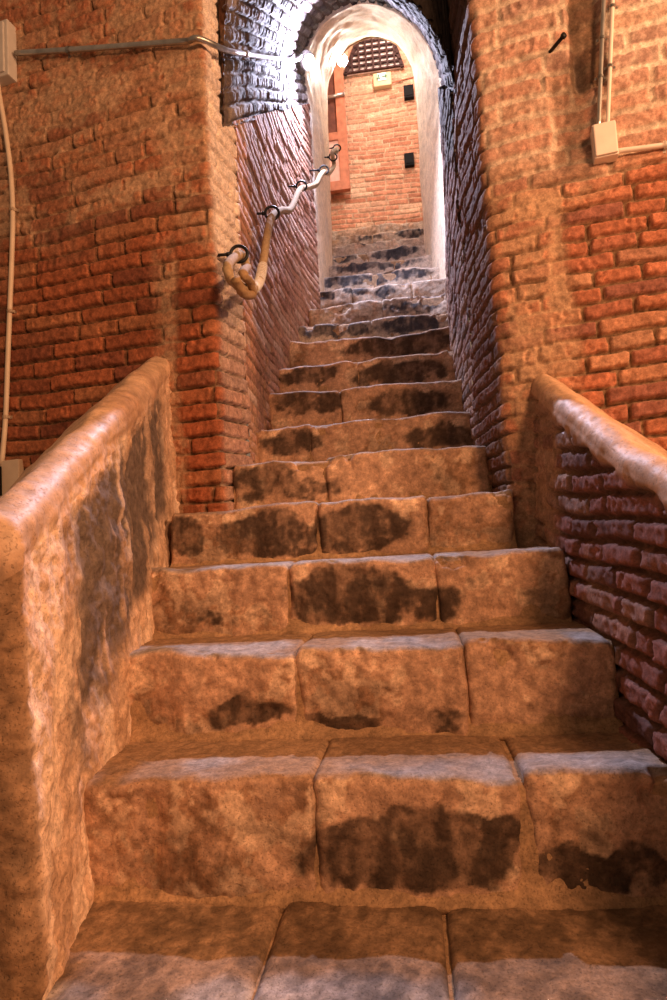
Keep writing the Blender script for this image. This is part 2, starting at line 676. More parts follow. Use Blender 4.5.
# ------------------------------------------------------------------ plaster arch (profile in x, z) and vault
NEAR = np.array([(-0.56, 1.6), (-0.553, 1.997), (-0.540, 2.675), (-0.530, 3.247), (-.545, 3.45), (-0.557, 3.669), (-0.535, 3.918),
                 (-0.437, 4.087), (-0.294, 4.198), (-0.077, 4.244), (0.138, 4.156), (0.32, 3.974), (0.428, 3.758),
                 (0.495, 3.45), (0.500, 3.192), (0.471, 2.544), (0.424, 1.848), (.415, 1.6)])
INNER = np.array([(-0.532, 2.2), (-0.520, 2.552), (-0.49, 3.654), (-0.471, 4.24), (-0.411, 4.449), (-0.307, 4.611), (-0.199, 4.693),
                  (0.001, 4.729), (0.198, 4.626), (0.305, 4.427), (0.342, 4.208), (0.335, 3.326), (0.328, 2.76), (.326, 2.2)])


def resample(pl, n, k=10):
    sp = np.array([tuple(p) for p in smooth_path([(a, b, 0) for a, b in pl], k)])[:, :2]
    L = arc_len(sp)
    s = np.linspace(0, L[-1], n)
    return np.stack([np.interp(s, L, sp[:, 0]), np.interp(s, L, sp[:, 1])], -1)


VN = 260
sub = NEAR[(NEAR[:, 1] >= 3.44)]
end_arc = resample(sub, VN)
th = np.linspace(math.pi, 0, VN)
YV = 2.40
xl, xr = float(x_left(YV)), float(x_right(YV))
front_arc = np.stack([(xl + xr) / 2 + (xr - xl) / 2 * np.sign(np.cos(th)) * np.abs(np.cos(th)) ** np.where(th > math.pi / 2, .42, 1.0),
                      spring(YV) + (.62 + .40 * ss(1.1, 1.9, th)) * np.sin(th)], -1)
front_arc = resample(front_arc, VN, 1)
ys = np.arange(YV, 4.455, .0075)
t = ((ys - YV) / (4.45 - YV))[:, None, None]
XZ = front_arc[None] * (1 - t) + end_arc[None] * t
# follow the side walls between the two ends
fl = (x_left(ys) - XZ[:, 0, 0])[:, None]
s = np.linspace(0, 1, VN)[None]
XZ[..., 0] += fl * (1 - s) ** 3
P = qp(XZ[..., 0], np.repeat(ys[:, None], VN, 1), XZ[..., 1])
Nn = -normals(P)
cen = np.array([-.1, 0, 0])
if (Nn[10, VN // 2, 2]) > 0:
    Nn = -Nn
arcl = np.linspace(0, 1.75, VN)[None] + 0 * P[..., 0]
sl = P[..., 1] * 1.27
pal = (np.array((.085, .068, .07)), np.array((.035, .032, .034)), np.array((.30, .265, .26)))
vault_shade = ss(.40, .56, s + 0 * P[..., 0] + (fbm(P, 4, 3, 77) - .5) * .3) * .97  # unlit right half of the vault, its shade put into the colour
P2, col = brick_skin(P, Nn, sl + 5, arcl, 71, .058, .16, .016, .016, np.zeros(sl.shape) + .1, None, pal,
                     np.array((.12, .10, .095)), dark=vault_shade)
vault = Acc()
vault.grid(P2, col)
# the ring face above the vault's front edge
k = 24
ta = np.linspace(0, 1, k)
Pf = qp(np.repeat(front_arc[:, :1], k, 1), np.full((VN, k), YV + .002), front_arc[:, 1:] + (3.02 - front_arc[:, 1:]) * ta[None])
Nf = np.zeros(Pf.shape)
Nf[..., 1] = -1
P2, col = brick_skin(Pf, Nf, Pf[..., 0], Pf[..., 2], 83, .06, .2, .014, .012, None, None, (BR_DARK, BR_DARK * .7, BR_RED), MORT * .5, dark=ss(-.35, .05, Pf[..., 0]) * .9 + .3)  # ring face painted darker to the right, where no light reaches
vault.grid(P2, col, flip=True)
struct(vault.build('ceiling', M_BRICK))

# plaster lining of the far arch: rounded front edge, reveal, back edge
K = 220
n0, n1 = resample(NEAR, K), resample(INNER, K)
cx = (n0.mean(0) + n1.mean(0)) / 2
rows = []
ynear, yback = 4.44, 5.34
outer = n0 + (n0 - np.array((-.05, 3.2))) * .10
rows.append((outer, ynear + .03))
rows.append((n0 + (n0 - np.array((-.05, 3.2))) * .03, ynear + .008))
rows.append((n0, ynear + .03))
for q in np.linspace(.08, .96, 46):
    rows.append((n0 * (1 - q) + n1 * q, ynear + (yback - ynear) * q))
rows.append((n1, yback))
rows.append((n1 + (n1 - np.array((-.05, 3.4))) * .03, yback + .02))
P = np.stack([qp(r[:, 0], np.full(K, y), r[:, 1]) for r, y in rows])
nz = fbm(P, 9, 4, 91)
cen = np.array((-.05, 4.9, 3.3))
dirv = P - cen
dirv[..., 1] = 0
dirv /= np.linalg.norm(dirv, axis=-1, keepdims=True)
P = P + dirv * ((nz - .5) * .03)[..., None]
colp = np.array((.80, .66, .50)) * (.82 + .36 * nz)[..., None]
colp = mix(colp, np.array((.60, .55, .52)), ss(.55, .7, fbm(P, 4, 3, 92)) * .5)
arch = Acc()
arch.grid(P, colp, flip=True)
struct(arch.build('trim_1', M_PLASTER))

# ------------------------------------------------------------------ the lit landing behind the arch
YF = 7.2
xs = dens(-1.5, 1.5, -.75, .6, .007, .03)
zs = dens(3.3, 7.0, 3.7, 6.5, .007, .04)
P = qp(np.repeat(xs[:, None], len(zs), 1), np.full((len(xs), len(zs)), YF), np.repeat(zs[None], len(xs), 0))
Nn = np.zeros(P.shape)
Nn[..., 1] = -1
nn = fbm(P, 2.4, 4, 101)
sm = ss(5.25, 5.6, P[..., 2] + (nn - .5) * .4) * .75 + ss(.55, .68, nn) * .4
pal = (np.array((.62, .30, .19)), np.array((.46, .20, .12)), np.array((.76, .54, .38)))
P2, col = brick_skin(P, Nn, P[..., 0], P[..., 2], 103, .062, .26, .014, .010, sm * .6, None, pal, np.array((.72, .52, .36)))
far = Acc()
far.grid(P2, col)
struct(far.build('wall_back', M_FARBRICK))
land = Acc()
for sx in (-1.5, 1.5):
    ya, za = np.linspace(5.36, 7.22, 60), np.linspace(2.3, 7.0, 140)
    P = qp(np.full((60, 140), sx), np.repeat(ya[:, None], 140, 1), np.repeat(za[None], 60, 0))
    Nn = np.zeros(P.shape)
    Nn[..., 0] = -np.sign(sx)
    P2, col = brick_skin(P, Nn, P[..., 1], P[..., 2], 107, .062, .26, .014, .01, None, None, pal, np.array((.7, .5, .36)))
    A = Acc()
    A.grid(P2, col, flip=sx > 0)
    struct(A.build('wall_landing_left' if sx < 0 else 'wall_landing_right', M_FARBRICK))
# the landing side of the arch wall (hole follows the arch)
ow = []
for a, b in n1:
    d = np.array((a + .05, b - 3.4))
    k = min(1.45 / max(1e-6, abs(d[0])), (3.6 if d[1] > 0 else 1.3) / max(1e-6, abs(d[1])))
    ow.append((-.05 + d[0] * k, 3.4 + d[1] * k))
ow = np.array(ow)
tt = np.linspace(0, 1, 12)
P = np.stack([qp(n1[:, 0] * (1 - q) + ow[:, 0] * q, np.full(K, yback + .02), n1[:, 1] * (1 - q) + ow[:, 1] * q) for q in tt])
A = Acc()
A.grid(P, np.array((.6, .42, .28)))
struct(A.build('wall_arch', M_PLASTER))
A = Acc()
P = qp(*[g for g in (np.repeat(np.linspace(-1.5, 1.5, 20)[:, None], 20, 1), np.repeat(np.linspace(5.34, 7.22, 20)[None], 20, 0), np.full((20, 20), 7.0))])
A.grid(P, np.array((.6, .45, .34)), flip=True)
struct(A.build('ceiling_landing', M_PLASTER))

# ------------------------------------------------------------------ staircase
stairs = empty('stone_staircase', (-.1, .86, -.9), 'worn stone staircase climbing between the parapets into the arched brick tunnel',
               'staircase')
JOINTS = {0: [232, 452], 1: [317, 528], 2: [298, 468], 3: [288, 437], 4: [318, 428], 5: [327], 6: [311], 7: [341], 8: [358],
          9: [], 10: [372], 11: [383], 12: [352, 412], 13: [375], 14: [395], 15: [368], 16: [392], 17: [372], 18: [380]}


def par_l(y):
    return np.interp(y, [.5, .86, 1.2, 1.5, 1.8, 2.25], [-.56, -.587, -.685, -.725, -.785, -.885])


def par_r(y):
    return np.interp(y, [.5, .9, 1.2, 1.5, 1.755, 2.1], [.49, .47, .455, .435, .415, .405])


def xlim(i):
    y = SY[i]
    if i == 4:
        return -.83, .352
    if i < 4:
        return float(par_l(SY[i + 1])) - .02, float(par_r(y)) + .02
    if i < 12:
        return float(x_left(y + .1)) - .02, float(x_right(y + .1)) + .02
    if i < 15:
        return -.60, .50
    return -1.3, 1.3


# dark lichen patches on the risers: step -> (px centre, py centre, px half width, py half height, strength)
STAIN = {1: [(400, 858, 100, 38, 1.0), (470, 835, 60, 28, .9), (590, 872, 55, 24, 1.0), (640, 870, 30, 18, .7), (250, 870, 40, 14, .3)],
         2: [(250, 712, 45, 15, .8), (345, 722, 45, 12, .8), (560, 715, 70, 20, .4), (440, 722, 30, 12, .6)],
         3: [(350, 596, 70, 30, .9), (430, 600, 40, 22, .6), (200, 615, 40, 12, .5), (520, 600, 50, 30, .35)],
         4: [(185, 535, 22, 22, .85), (262, 535, 55, 26, .75), (360, 530, 55, 26, .8), (300, 545, 70, 14, .6)],
         5: [(262, 480, 45, 20, .7), (300, 490, 60, 10, .6), (440, 480, 40, 18, .4)],
         6: [(290, 440, 40, 16, .6), (440, 437, 40, 16, .7), (380, 445, 60, 10, .3)],
         7: [(310, 402, 45, 15, .7), (410, 402, 50, 15, .7)],
         8: [(310, 375, 35, 12, .8), (400, 372, 50, 14, .8)],
         9: [(400, 345, 60, 14, .85), (320, 352, 40, 8, .4)],
         10: [(330, 330, 40, 9, 1.0), (410, 325, 45, 10, .7)],
         11: [(410, 308, 40, 8, .6)],
         12: [(325, 296, 10, 7, .9), (355, 290, 14, 6, .9), (385, 292, 12, 7, .7)],
         13: [(345, 280, 30, 7, .7), (400, 275, 40, 7, .7)],
         14: [(370, 266, 40, 5, 1.0), (410, 262, 20, 5, .6)],
         15: [(395, 253, 25, 6, 1.0), (345, 258, 12, 5, .9)],
         16: [(370, 240, 14, 4, .8)],
         17: [(370, 238, 12, 4, 1.0), (412, 233, 18, 5, 1.0)],
         18: [(350, 230, 15, 4, .3)]}


def stone_block(i, xa, xb, parent, seed, upper):
    y0, z0 = SY[i], SZ[i]
    yb = (SY[i + 1] if i + 1 < len(SY) else y0 + 1.0) + .05
    zb = (SZ[i - 1] if i > 0 else -.9) - .02
    r = .020 if i < 5 else .018
    fine = .0048 if i < 5 else (.009 if i < 12 else .011)
    ns = max(6, int((xb - xa) / fine))
    n_t = max(6, int((yb - y0) / fine / 1.5))
    n_r = max(6, int((z0 - zb) / fine))
    prof = [(yb - (yb - y0 - r) * a, z0) for a in np.linspace(0, 1, n_t, endpoint=False)]
    prof += [(y0 + r - r * math.sin(a), z0 - r + r * math.cos(a)) for a in np.linspace(0, math.pi / 2, 7)]
    prof += [(y0, z0 - r - (z0 - r - zb) * a) for a in np.linspace(0, 1, n_r)[1:]]
    prof += [(yb, zb)]
    prof = np.array(prof)
    X = np.linspace(xa, xb, ns)
    P = qp(np.repeat(X[:, None], len(prof), 1), np.repeat(prof[None, :, 0], ns, 0), np.repeat(prof[None, :, 1], ns, 0))
    Q = P.copy()
    x, y, z = P[..., 0], P[..., 1], P[..., 2]
    # wear of the nosing along x, bumpy faces
    lx = np.stack([x * 1.0, x * 0 + seed * .37, x * 0 + i], -1)
    wv = (fbm(lx, 6.0, 3, 200 + i) - .5)
    wear_z = wv * (.040 if i < 8 else .060)
    wear_y = (fbm(lx, 7.0, 3, 260 + i) - .5) * .035
    near = 1 - ss(0, .16, y - y0)
    topm = ss(z0 - .08, z0 - .01, z)
    nA = fbm(P, 9, 4, 210)
    nB = fbm(P, 38, 3, 220)
    inner = np.ones(len(prof))
    inner[-1] = 0
    Q[..., 2] += (wear_z * topm * near + (nB - .5) * .007 * topm) * inner
    face = (1 - ss(0, .04, y - y0)) * inner
    Q[..., 1] += face * (wear_y + (nA - .5) * .030 + (nB - .5) * .010)
    # broken edge
    chip = ss(.60, .75, nA + .2 * (nB - .5)) * topm * (1 - ss(0, .05, y - y0))
    Q[..., 1] += chip * .018 * inner
    Q[..., 2] -= chip * .014 * inner
    # rounded ends
    de = np.minimum(x - xa, xb - x)
    e = np.exp(-(de / .006) ** 2)
    Q[..., 1] += e * .010 * (1 - ss(0, .05, y - y0)) * inner
    Q[..., 2] -= e * .008 * topm * inner
    # ends wander a little so the joints are not straight
    jw = (fbm(np.stack([z * 1.0, x * 0 + i, x * 0 + seed], -1), 14, 2, 230) - .5) * .02
    Q[..., 0] += jw * np.exp(-(de / .05) ** 2)
    # colours
    n1 = fbm(Q, 4.5, 5, 240)
    n2 = fbm(Q, 16, 4, 250)
    n3 = fbm(Q, 60, 3, 255)
    tanc = np.array((.58, .355, .235)) if not upper else np.array((.70, .57, .45))
    c = tanc * (.70 + .45 * n2 + .25 * (n3 - .5))[..., None]
    c = mix(c, np.array((.28, .15, .08)), ss(.51, .58, n1 * .6 + n2 * .4) * .72)
    c = mix(c, np.array((.84, .59, .41)), ss(.53, .58, n2 * .55 + n1 * .25 + n3 * .2) * .7)
    st = np.zeros(x.shape)
    for px, py, hw, hh, s in STAIN.get(i, []):
        pc = at_y(px, py, y0)
        sc = y0 / F
        st = np.maximum(st, s * blob(x, z + (n2 - .5) * .10, pc.x, pc.z, hw * sc, hh * sc, .45))
    st = st * (y - y0 < .03)
    gen = ss(.53, .60, n1 * .5 + n2 * .3 + n3 * .2) * ss(z0 - .02, z0 - .12, z) * .55
    dk = np.clip(np.maximum(ss(.30, .54, st * (n2 * .75 + n3 * .55 + .22)), gen), 0, 1)
    dcol = np.array((.070, .042, .028)) if not upper else np.array((.045, .045, .055))
    nS = fbm(Q * np.array((34., 12., 9.)), 1, 4, 258)
    c = mix(c, dcol, dk * (.55 + .43 * ss(.36, .56, n2 * .3 + n3 * .25 + nS * .45)))
    tread = ss(z0 - .012, z0 - .002, z) * (y - y0 > .0)
    tc = np.array((.36, .31, .29)) * (.75 + .5 * n2)[..., None]
    tc = mix(tc, np.array((.31, .175, .08)), ss(.40, .60, n1 + .45 * ss(.09, .20, y - y0)) * .85)  # brown dust at the back, with the next step's shadow tone mixed in
    if i == 0:
        tc = tc * (.52 + .45 * ss(.40, .60, n2 * .6 + n3 * .4))[..., None]
    c = mix(c, tc, tread)
    a, b = Q.shape[:2]
    V = Q.reshape(-1, 3)
    Fc = []
    idx = np.arange(a * b).reshape(a, b)
    q = np.stack([idx[:-1, :-1], idx[1:, :-1], idx[1:, 1:], idx[:-1, 1:]], -1).reshape(-1, 4)
    Fc += q[:, ::-1].tolist()
    Fc += np.stack([idx[:-1, -1], idx[1:, -1], idx[1:, 0], idx[:-1, 0]], -1)[:, ::-1].tolist()
    Fc.append(idx[0].tolist()[::-1])
    Fc.append(idx[-1].tolist())
    me = mesh_from(V, Fc, c.reshape(-1, 3))
    return link('stone_block', me, M_STONE, parent)


for i in range(len(SY)):
    xa, xb = xlim(i)
    y0, z0 = SY[i], SZ[i]
    yb = (SY[i + 1] if i + 1 < len(SY) else 7.2)
    zb = SZ[i - 1] if i > 0 else -.9
    # mortar bed and joints of the step, just behind the faces of its blocks
    A = Acc()
    nx = 60
    X = np.linspace(xa, xb, nx)
    prof = np.array([(yb + .02, z0 - .012), (y0 + .026, z0 - .012), (y0 + .014, z0 - .025), (y0 + .010, zb + .05), (y0 + .005, zb + .022),
                     (y0 - .010, zb + .004), (y0 - .02, zb - .012), (yb + .02, zb - .012), (yb + .02, z0 - .012)])
    P = qp(np.repeat(X[:, None], len(prof), 1), np.repeat(prof[None, :, 0], nx, 0), np.repeat(prof[None, :, 1], nx, 0))
    nz = fbm(P, 12, 3, 400 + i)
    P[..., 1] += (nz - .5) * .02
    P[:, 5, 1] += (nz[:, 5] - .6) * .05
    cc = np.array((.40, .245, .135)) * (.7 + .5 * nz)[..., None]
    A.grid(P, cc, flip=True)
    for e in (0, -1):
        A.faces(P[e][:-1], [list(range(len(prof) - 1))[::(1 if e == -1 else -1)]], (.4, .27, .16))
    step = A.build('step', M_STONE, stairs)
    js = [float(at_y(px, 500 - F * .0, y0).x) for px in []]
    pts = [xa] + [float((ray(px, 0) * 0 + np.array(at_y(px, np.interp(z0, SZ, [1000, 830, 695, 597, 530, 478, 438, 404, 373, 350, 330, 311, 293, 280, 266, 255, 245, 235, 226]), y0)))[0]) for px in JOINTS.get(i, [])] + [xb]
    for k in range(len(pts) - 1):
        g = .002 if i < 5 else .0015
        stone_block(i, pts[k] + (g if k else 0), pts[k + 1] - (g if k < len(pts) - 2 else 0), step, i * 7 + k, i >= 10)

# ground of the hall in front of the bottom step
A = Acc()
xs, ys = np.linspace(-2.9, 2.9, 120), np.linspace(-3.0, 2.7, 110)
P = qp(np.repeat(xs[:, None], 110, 1), np.repeat(ys[None], 120, 0), np.zeros((120, 110)) - .9)
nz = fbm(P, 4, 4, 500)
P[..., 2] += (nz - .5) * .02 - .01
A.grid(P, np.array((.42, .28, .17)) * (.7 + .5 * nz)[..., None])
struct(A.build('floor', M_STONE))

# ------------------------------------------------------------------ parapets
def parapet(side):
    left = side == 'left'
    sg = -1 if left else 1
    if left:
        y0, y1 = .89, 2.30
        inner, th_ = par_l, .22
        top = lambda y: np.interp(y, [.86, 1.0, 1.15, 1.29, 1.47, 1.77, 2.25, 2.4], [.060, .115, .185, .265, .375, .535, .780, .86])
    else:
        y0, y1 = .45, 2.12
        inner, th_ = par_r, .22
        top = lambda y: np.interp(y, [.4, 1.2, 1.44, 1.57, 1.7, 1.92, 2.05, 2.2], [-.27, .095, .195, .270, .345, .455, .530, .57])
    fine = .0065
    ys = np.concatenate([y0 + .035 * (1 - np.cos(np.linspace(0, math.pi / 2, 12)))[:-1], np.arange(y0 + .035, y1, fine)])
    sq = np.sqrt(np.clip(1 - ((y0 + .035 - ys) / .035).clip(0) ** 2, 0, 1))           # rounded free end
    sq = .02 + .98 * sq if left else np.ones(len(ys))
    R = .052
    zb = -.95
    zt = top(ys)
    # profile parameters: up the inner face, over the crest, down the outer face
    nf, nc, no = 190, 46, 20
    ys_ = ys[:, None]
    bat = .03 if left else .05
    xin = inner(ys)
    X, Zz = [], []
    hface = (zt - R)
    for a in np.linspace(0, 1, nf, endpoint=False):
        zz = zb + (hface - zb) * a
        X.append(xin + sg * bat * np.clip((zz - (zt - .9)) / .9, 0, 1))
        Zz.append(zz)
    xt = xin + sg * bat
    cxm = xt + sg * th_ / 2
    for a in np.linspace(0, math.pi, nc):
        ca, sa = math.cos(a), math.sin(a)
        e = .75
        X.append(cxm - sg * (th_ / 2) * math.copysign(abs(ca) ** e, ca))
        Zz.append(hface + R * abs(sa) ** e)
    for a in np.linspace(0, 1, no + 1)[1:]:
        X.append(xt + sg * th_)
        Zz.append(hface + (zb - hface) * a)
    X, Zz = np.stack(X, 1), np.stack(Zz, 1)
    over = np.clip(np.abs(X - xin[:, None]) - .085, 0, None)
    Zz = np.where(Zz > hface[:, None] - 1e-6, Zz - .75 * over, Zz)
    Zz[:, nf + nc:] -= (.75 * over[:, -1])[:, None] * np.linspace(1, 0, no)[None]
    Yg = np.repeat(ys_, X.shape[1], 1)
    if left:
        mid = cxm[:, None]
        X = mid + (X - mid) * sq[:, None]
        drop = (1 - sq)[:, None] * .05
        Zz = np.where(Zz > hface[:, None] - .1, Zz - drop, Zz)
    P = qp(X, Yg, Zz)
    Nn = normals(P)
    probe = Nn[len(ys) // 2, nf // 2]
    if probe[0] * sg > 0:
        Nn = -Nn
    hh = Zz - hface[:, None]
    hh[:, nf + nc // 2:] = R
    nA, nB, nC = fbm(P, 5, 4, 600 + sg), fbm(P, 22, 4, 610 + sg), fbm(P, 75, 2, 620)
    root = empty('parapet', (float(inner(1.5)) + sg * .13, 1.5, -.9),
                 'low sloping parapet left of the stairs, plastered, with a dark patch on its side' if left else
                 'low sloping parapet right of the stairs with bare brick side in shadow', 'parapet')
    cop = np.array((.56, .36, .23)) * (.75 + .5 * nB)[..., None]
    cop = mix(cop, np.array((.40, .22, .13)), ss(.5, .65, nA) * .5)
    if left:
        c = np.array((.66, .44, .30)) * (.72 + .5 * nB + .1 * (nC - .5))[..., None]
        c = mix(c, np.array((.40, .24, .14)), ss(.48, .58, nA * .6 + nB * .4) * .6)
        c = mix(c, np.array((.86, .66, .50)), ss(.54, .60, fbm(P * np.array((8, 8, 3.)), 1.6, 4, 645)) * .55)
        # exposed dark grey patch on the inner face
        up_ = P[..., 2] - zt[:, None]
        dk = ss(1.12, 1.26, Yg + (nA - .5) * .35) * (1 - ss(-.16, -.09, up_ + (nB - .5) * .10)) * (1 - ss(2.06, 2.16, Yg + (nB - .5) * .1)) * \
            ss(-.62, -.50, up_ + (nA - .5) * .35)
        vert = fbm(P * np.array((9, 9, 1.6)), 3, 3, 640)
        dk = dk * (1 - ss(.58, .70, vert) * .6)
        c = mix(c, np.array((.11, .082, .068)), np.clip(dk, 0, 1) * .92)
        dk2 = blob(Yg, P[..., 2] + (nB - .5) * .2, 1.17, -.33, .07, .12, .6) * ss(.4, .6, nB)
        c = mix(c, np.array((.22, .16, .12)), dk2 * .7)
        endf = 1 - ss(.915, .935, Yg + (nB - .5) * .02)
        c = mix(c, np.array((.20, .11, .055)) * (.5 + 1. * nB)[..., None], endf * ss(-.03, .05, -hh) * .9)  # rough brown end face, its weaker light painted in as well
        disp = (nA - .5) * .030 + (nB - .5) * .022 + (nC - .5) * .008 - np.clip(dk, 0, 1) * .008
        P2 = P + Nn * disp[..., None]
        body_mat = M_PLASTER_ROUGH
    else:
        # wobbling courses that run up with the slope
        vv = Zz - .10 * (Yg - 1.2)
        pal = (np.array((.27, .115, .09)), np.array((.15, .075, .065)), np.array((.34, .22, .17)))
        sm = ss(.56, .70, nA) * .4 + .85 * ss(1.78, 1.92, Yg + (nA - .5) * .15)
        P2, c = brick_skin(P, Nn, Yg, vv, 661, .058, .17, .014, .022, sm, None, pal, np.array((.17, .105, .08)), rough=1.6)
        body_mat = M_BRICK
    edge = ss(-.045, -.005, hh + (nA - .5) * .07) * (np.arange(P.shape[1])[None] > nf * .5)
    dispc = (nA - .5) * .030 + (nB - .5) * .010
    Pc = P + Nn * (dispc + .008)[..., None]
    P2 = P2 * (1 - edge[..., None]) + Pc * edge[..., None]
    c = mix(c, cop, edge)
    ja, jb = nf - 8, nf + nc + 2

    def part(name, js, mat):
        A = Acc()
        A.grid(P2[:, js], c[:, js], flip=left)
        return A, name, mat
    A, nme, mt = part('body', slice(0, ja + 1), body_mat)
    jj = slice(jb - 1, P.shape[1])
    A.grid(P2[:, jj], c[:, jj], flip=left)
    # close the free end of the body
    A.grid(np.stack([P2[0, :ja + 1], np.stack([P2[0, np.clip(P.shape[1] - 1 - (np.arange(ja + 1) * (P.shape[1] - jb) // ja), 0, P.shape[1] - 1)]], 0)[0]]),
           np.stack([c[0, :ja + 1]] * 2), flip=not left)
    A.build('plastered_body' if left else 'brick_body', mt, root)
    A, nme, mt = part('coping', slice(ja, jb), M_PLASTER)
    cidx = np.arange(ja, jb)
    A.faces(P2[0, cidx], [list(range(len(cidx)))], c[0, cidx])
    A.build('coping', mt, root)
    return root


M_PLASTER_ROUGH = masonry('old_render', .85, .3, 100, .7, .007, .36)
parapet('left')
parapet('right')


# ------------------------------------------------------------------ conduits, cables, boxes on the front wall
def wall_rot():
    return Matrix.Rotation(-math.atan(WK), 3, 'Z').to_euler()


def wbox(name, px0, py0, px1, py1, thick, mat, parent=None, bev=.004, off=0.0):
    a, b = on_wall(px0, py0), on_wall(px1, py1)
    c = (a + b) / 2
    wdt = math.hypot(b.x - a.x, b.y - a.y)
    hgt = abs(a.z - b.z)
    nrm = Vector((-WK, -1, 0)).normalized()
    c = c + nrm * (off + thick / 2 - .004)
    return bm_obj(name, lambda bm: box(bm, c.x, c.y, c.z, wdt, thick, hgt, bev, wall_rot()), mat, parent), c


def clip_at(p, r, mat, parent, d, name='clip'):
    """a saddle clip: a half ring over the pipe with two flat feet"""
    d = Vector(d).normalized()
    nrm = Vector((-WK, -1, 0)).normalized()
    sde = d.cross(nrm).normalized()

    def fn(bm):
        ring = []
        for s in (-1, 1):
            row = []
            prof = [(-2.2, -.9), (-1.25, -.9)] + [(-1.25 * math.cos(a), -.1 + 1.25 * math.sin(a)) for a in np.linspace(0, math.pi, 9)] + [(1.25, -.9), (2.2, -.9)]
            for q, h in prof:
                row.append(bm.verts.new(p + sde * q * r + nrm * h * r + d * s * r * .55))
            ring.append(row)
        for k in range(len(ring[0]) - 1):
            bm.faces.new((ring[0][k], ring[0][k + 1], ring[1][k + 1], ring[1][k]))
        bmesh.ops.solidify(bm, geom=bm.faces[:], thickness=r * .18)
    return bm_obj(name, fn, mat, parent)


# steel conduit from the left junction box, round the corner and up to the tunnel lamp
p0 = on_wall(19.5, 57, .022)
p1 = on_wall(100, 52, .022)
p2 = on_wall(192, 45, .022)
pe = LAMP + Vector((-.02, -.06, .0))
root = empty('steel_conduit', p0, 'grey steel conduit running from the wall box past the corner to the bright tunnel lamp', 'pipe')
c1 = at_y(226, 50, 2.34)
c2 = at_y(246, 54, 2.62)
pth = [p0, p1, p2, on_wall(203, 44.5, .030), c1, c2]
lam_mid = [at_y(265, 57, 3.05), at_y(282, 59, 3.55), at_y(296, 60, 3.95), pe]
pth2 = smooth_path(pth[:3], 6) + smooth_path(pth[2:] + lam_mid, 8)[1:]
tube('pipe', pth2, .0115, M_STEEL, root, 12)
for px, py in ((72, 54),):
    clip_at(on_wall(px, py, .022), .0125, M_STEEL, root, p1 - p0)
bm_obj('coupling', lambda bm: bm.from_mesh(mesh_from(*tube_pts([c2.lerp(c1, .12), c2.lerp(lam_mid[0], .10)], .0145, 12))), M_STEEL, root, True)

# left junction box
root = empty('junction_box', on_wall(5, 62), 'grey junction box at the left end of the steel conduit', 'box')
wbox('housing', -14, 38, 17, 82, .055, M_GREY, root, .006)
wbox('lid', -12, 40, 14, 80, .012, M_GREY, root, .004, .052)

# beige cable hanging down from that box
pts = [(1, 85), (3, 100), (9, 135), (14, 175), (16, 215), (15, 262), (13, 313), (11, 365), (9, 418), (5, 466)]
root = empty('beige_cable', on_wall(5, 466), 'thick beige cable hanging down the left wall to the black socket', 'cable')
tube('cable_run', smooth_path([on_wall(a, b, .018) for a, b in pts], 6), .0105, M_PVC, root, 10)
for a, b in ((16, 212), (13.5, 313), (9, 418)):
    clip_at(on_wall(a, b, .018), .012, M_PVC, root, (0, 0, 1))

# black socket with a beige plate at the bottom of the cable
root = empty('wall_socket', on_wall(8, 478), 'beige wall socket with black front low on the left wall behind the parapet', 'socket')
wbox('plate', -16, 464, 24, 500, .03, M_PVC, root, .004)
wbox('socket_face', -12, 469, 7, 496, .016, M_DARK, root, .003, .028)

# right junction box with its conduits
root = empty('junction_box', on_wall(603, 147), 'pale square junction box below the two upright conduits on the right wall', 'box')
wbox('housing', 590, 133, 617, 161, .045, M_WHITE, root, .005)
wbox('lid', 591, 134, 616, 160, .010, M_WHITE, root, .004, .043)
for (pxb, pxt, mat, lab, nm) in ((597.5, 604.5, M_STEEL, 'left one of the two upright conduits above the pale box, shiny steel', 'upright_conduit'),
                                 (606.5, 613.5, M_WHITE, 'right one of the two upright conduits above the pale box, white', 'upright_conduit')):
    a, b = on_wall(pxb, 134, .02), on_wall(pxt, -40, .02)
    b.x = a.x + (b.x - a.x)
    root = empty(nm, a, lab, 'pipe', 'upright conduits on the right wall')
    tube('pipe', smooth_path([a, a * .66 + b * .34, a * .33 + b * .67, b], 5), .0075 if mat is M_STEEL else .0065, mat, root, 10)
    for q in ((.30, .52, .80) if mat is M_STEEL else (.36, .7)):
        clip_at(a + (b - a) * q, .008, M_STEEL, root, b - a)
root = empty('level_conduit', on_wall(617, 154), 'thin pale conduit leading right from the pale box', 'pipe')
tube('pipe', smooth_path([on_wall(616, 154.5, .018), on_wall(645, 151, .018), on_wall(690, 145, .018), on_wall(760, 135, .018)], 5), .0085, M_WHITE, root, 10)
clip_at(on_wall(664, 148.5, .018), .0095, M_WHITE, root, on_wall(690, 145) - on_wall(616, 154))

# iron spike
a = on_wall(550, 50, -.01)
b = at_y(562.5, 37, a.y - .05)
sp = empty('iron_spike', a, 'short rusty iron spike sticking out of the right wall', 'nail')
tube('shank', [a, a * .5 + b * .5, b], .0065, M_BLACK, sp, 8)
tube('head', [b, b + (b - a).normalized() * .010], .010, M_BLACK, sp, 8)

# ------------------------------------------------------------------ rope handrail and its rings
RX = -.585
rings = []


def wall_pt(px, py, x):
    return at_x(px, py, x)


RP = [at_x(239, 254, -.605), at_x(272, 213, -.565), at_x(301.5, 186, -.55), at_x(324, 170, -.452), at_x(333, 157, -.43), at_x(337, 148, -.42)]
LBL = ['lowest iron ring of the handrail, holding the knotted rope end', 'second iron ring from the bottom of the rope handrail',
       'third iron ring from the bottom of the rope handrail', 'fourth iron ring of the rope handrail, at the plaster arch',
       'fifth iron ring of the rope handrail, just inside the plaster arch', 'topmost iron ring of the rope handrail beside the door']


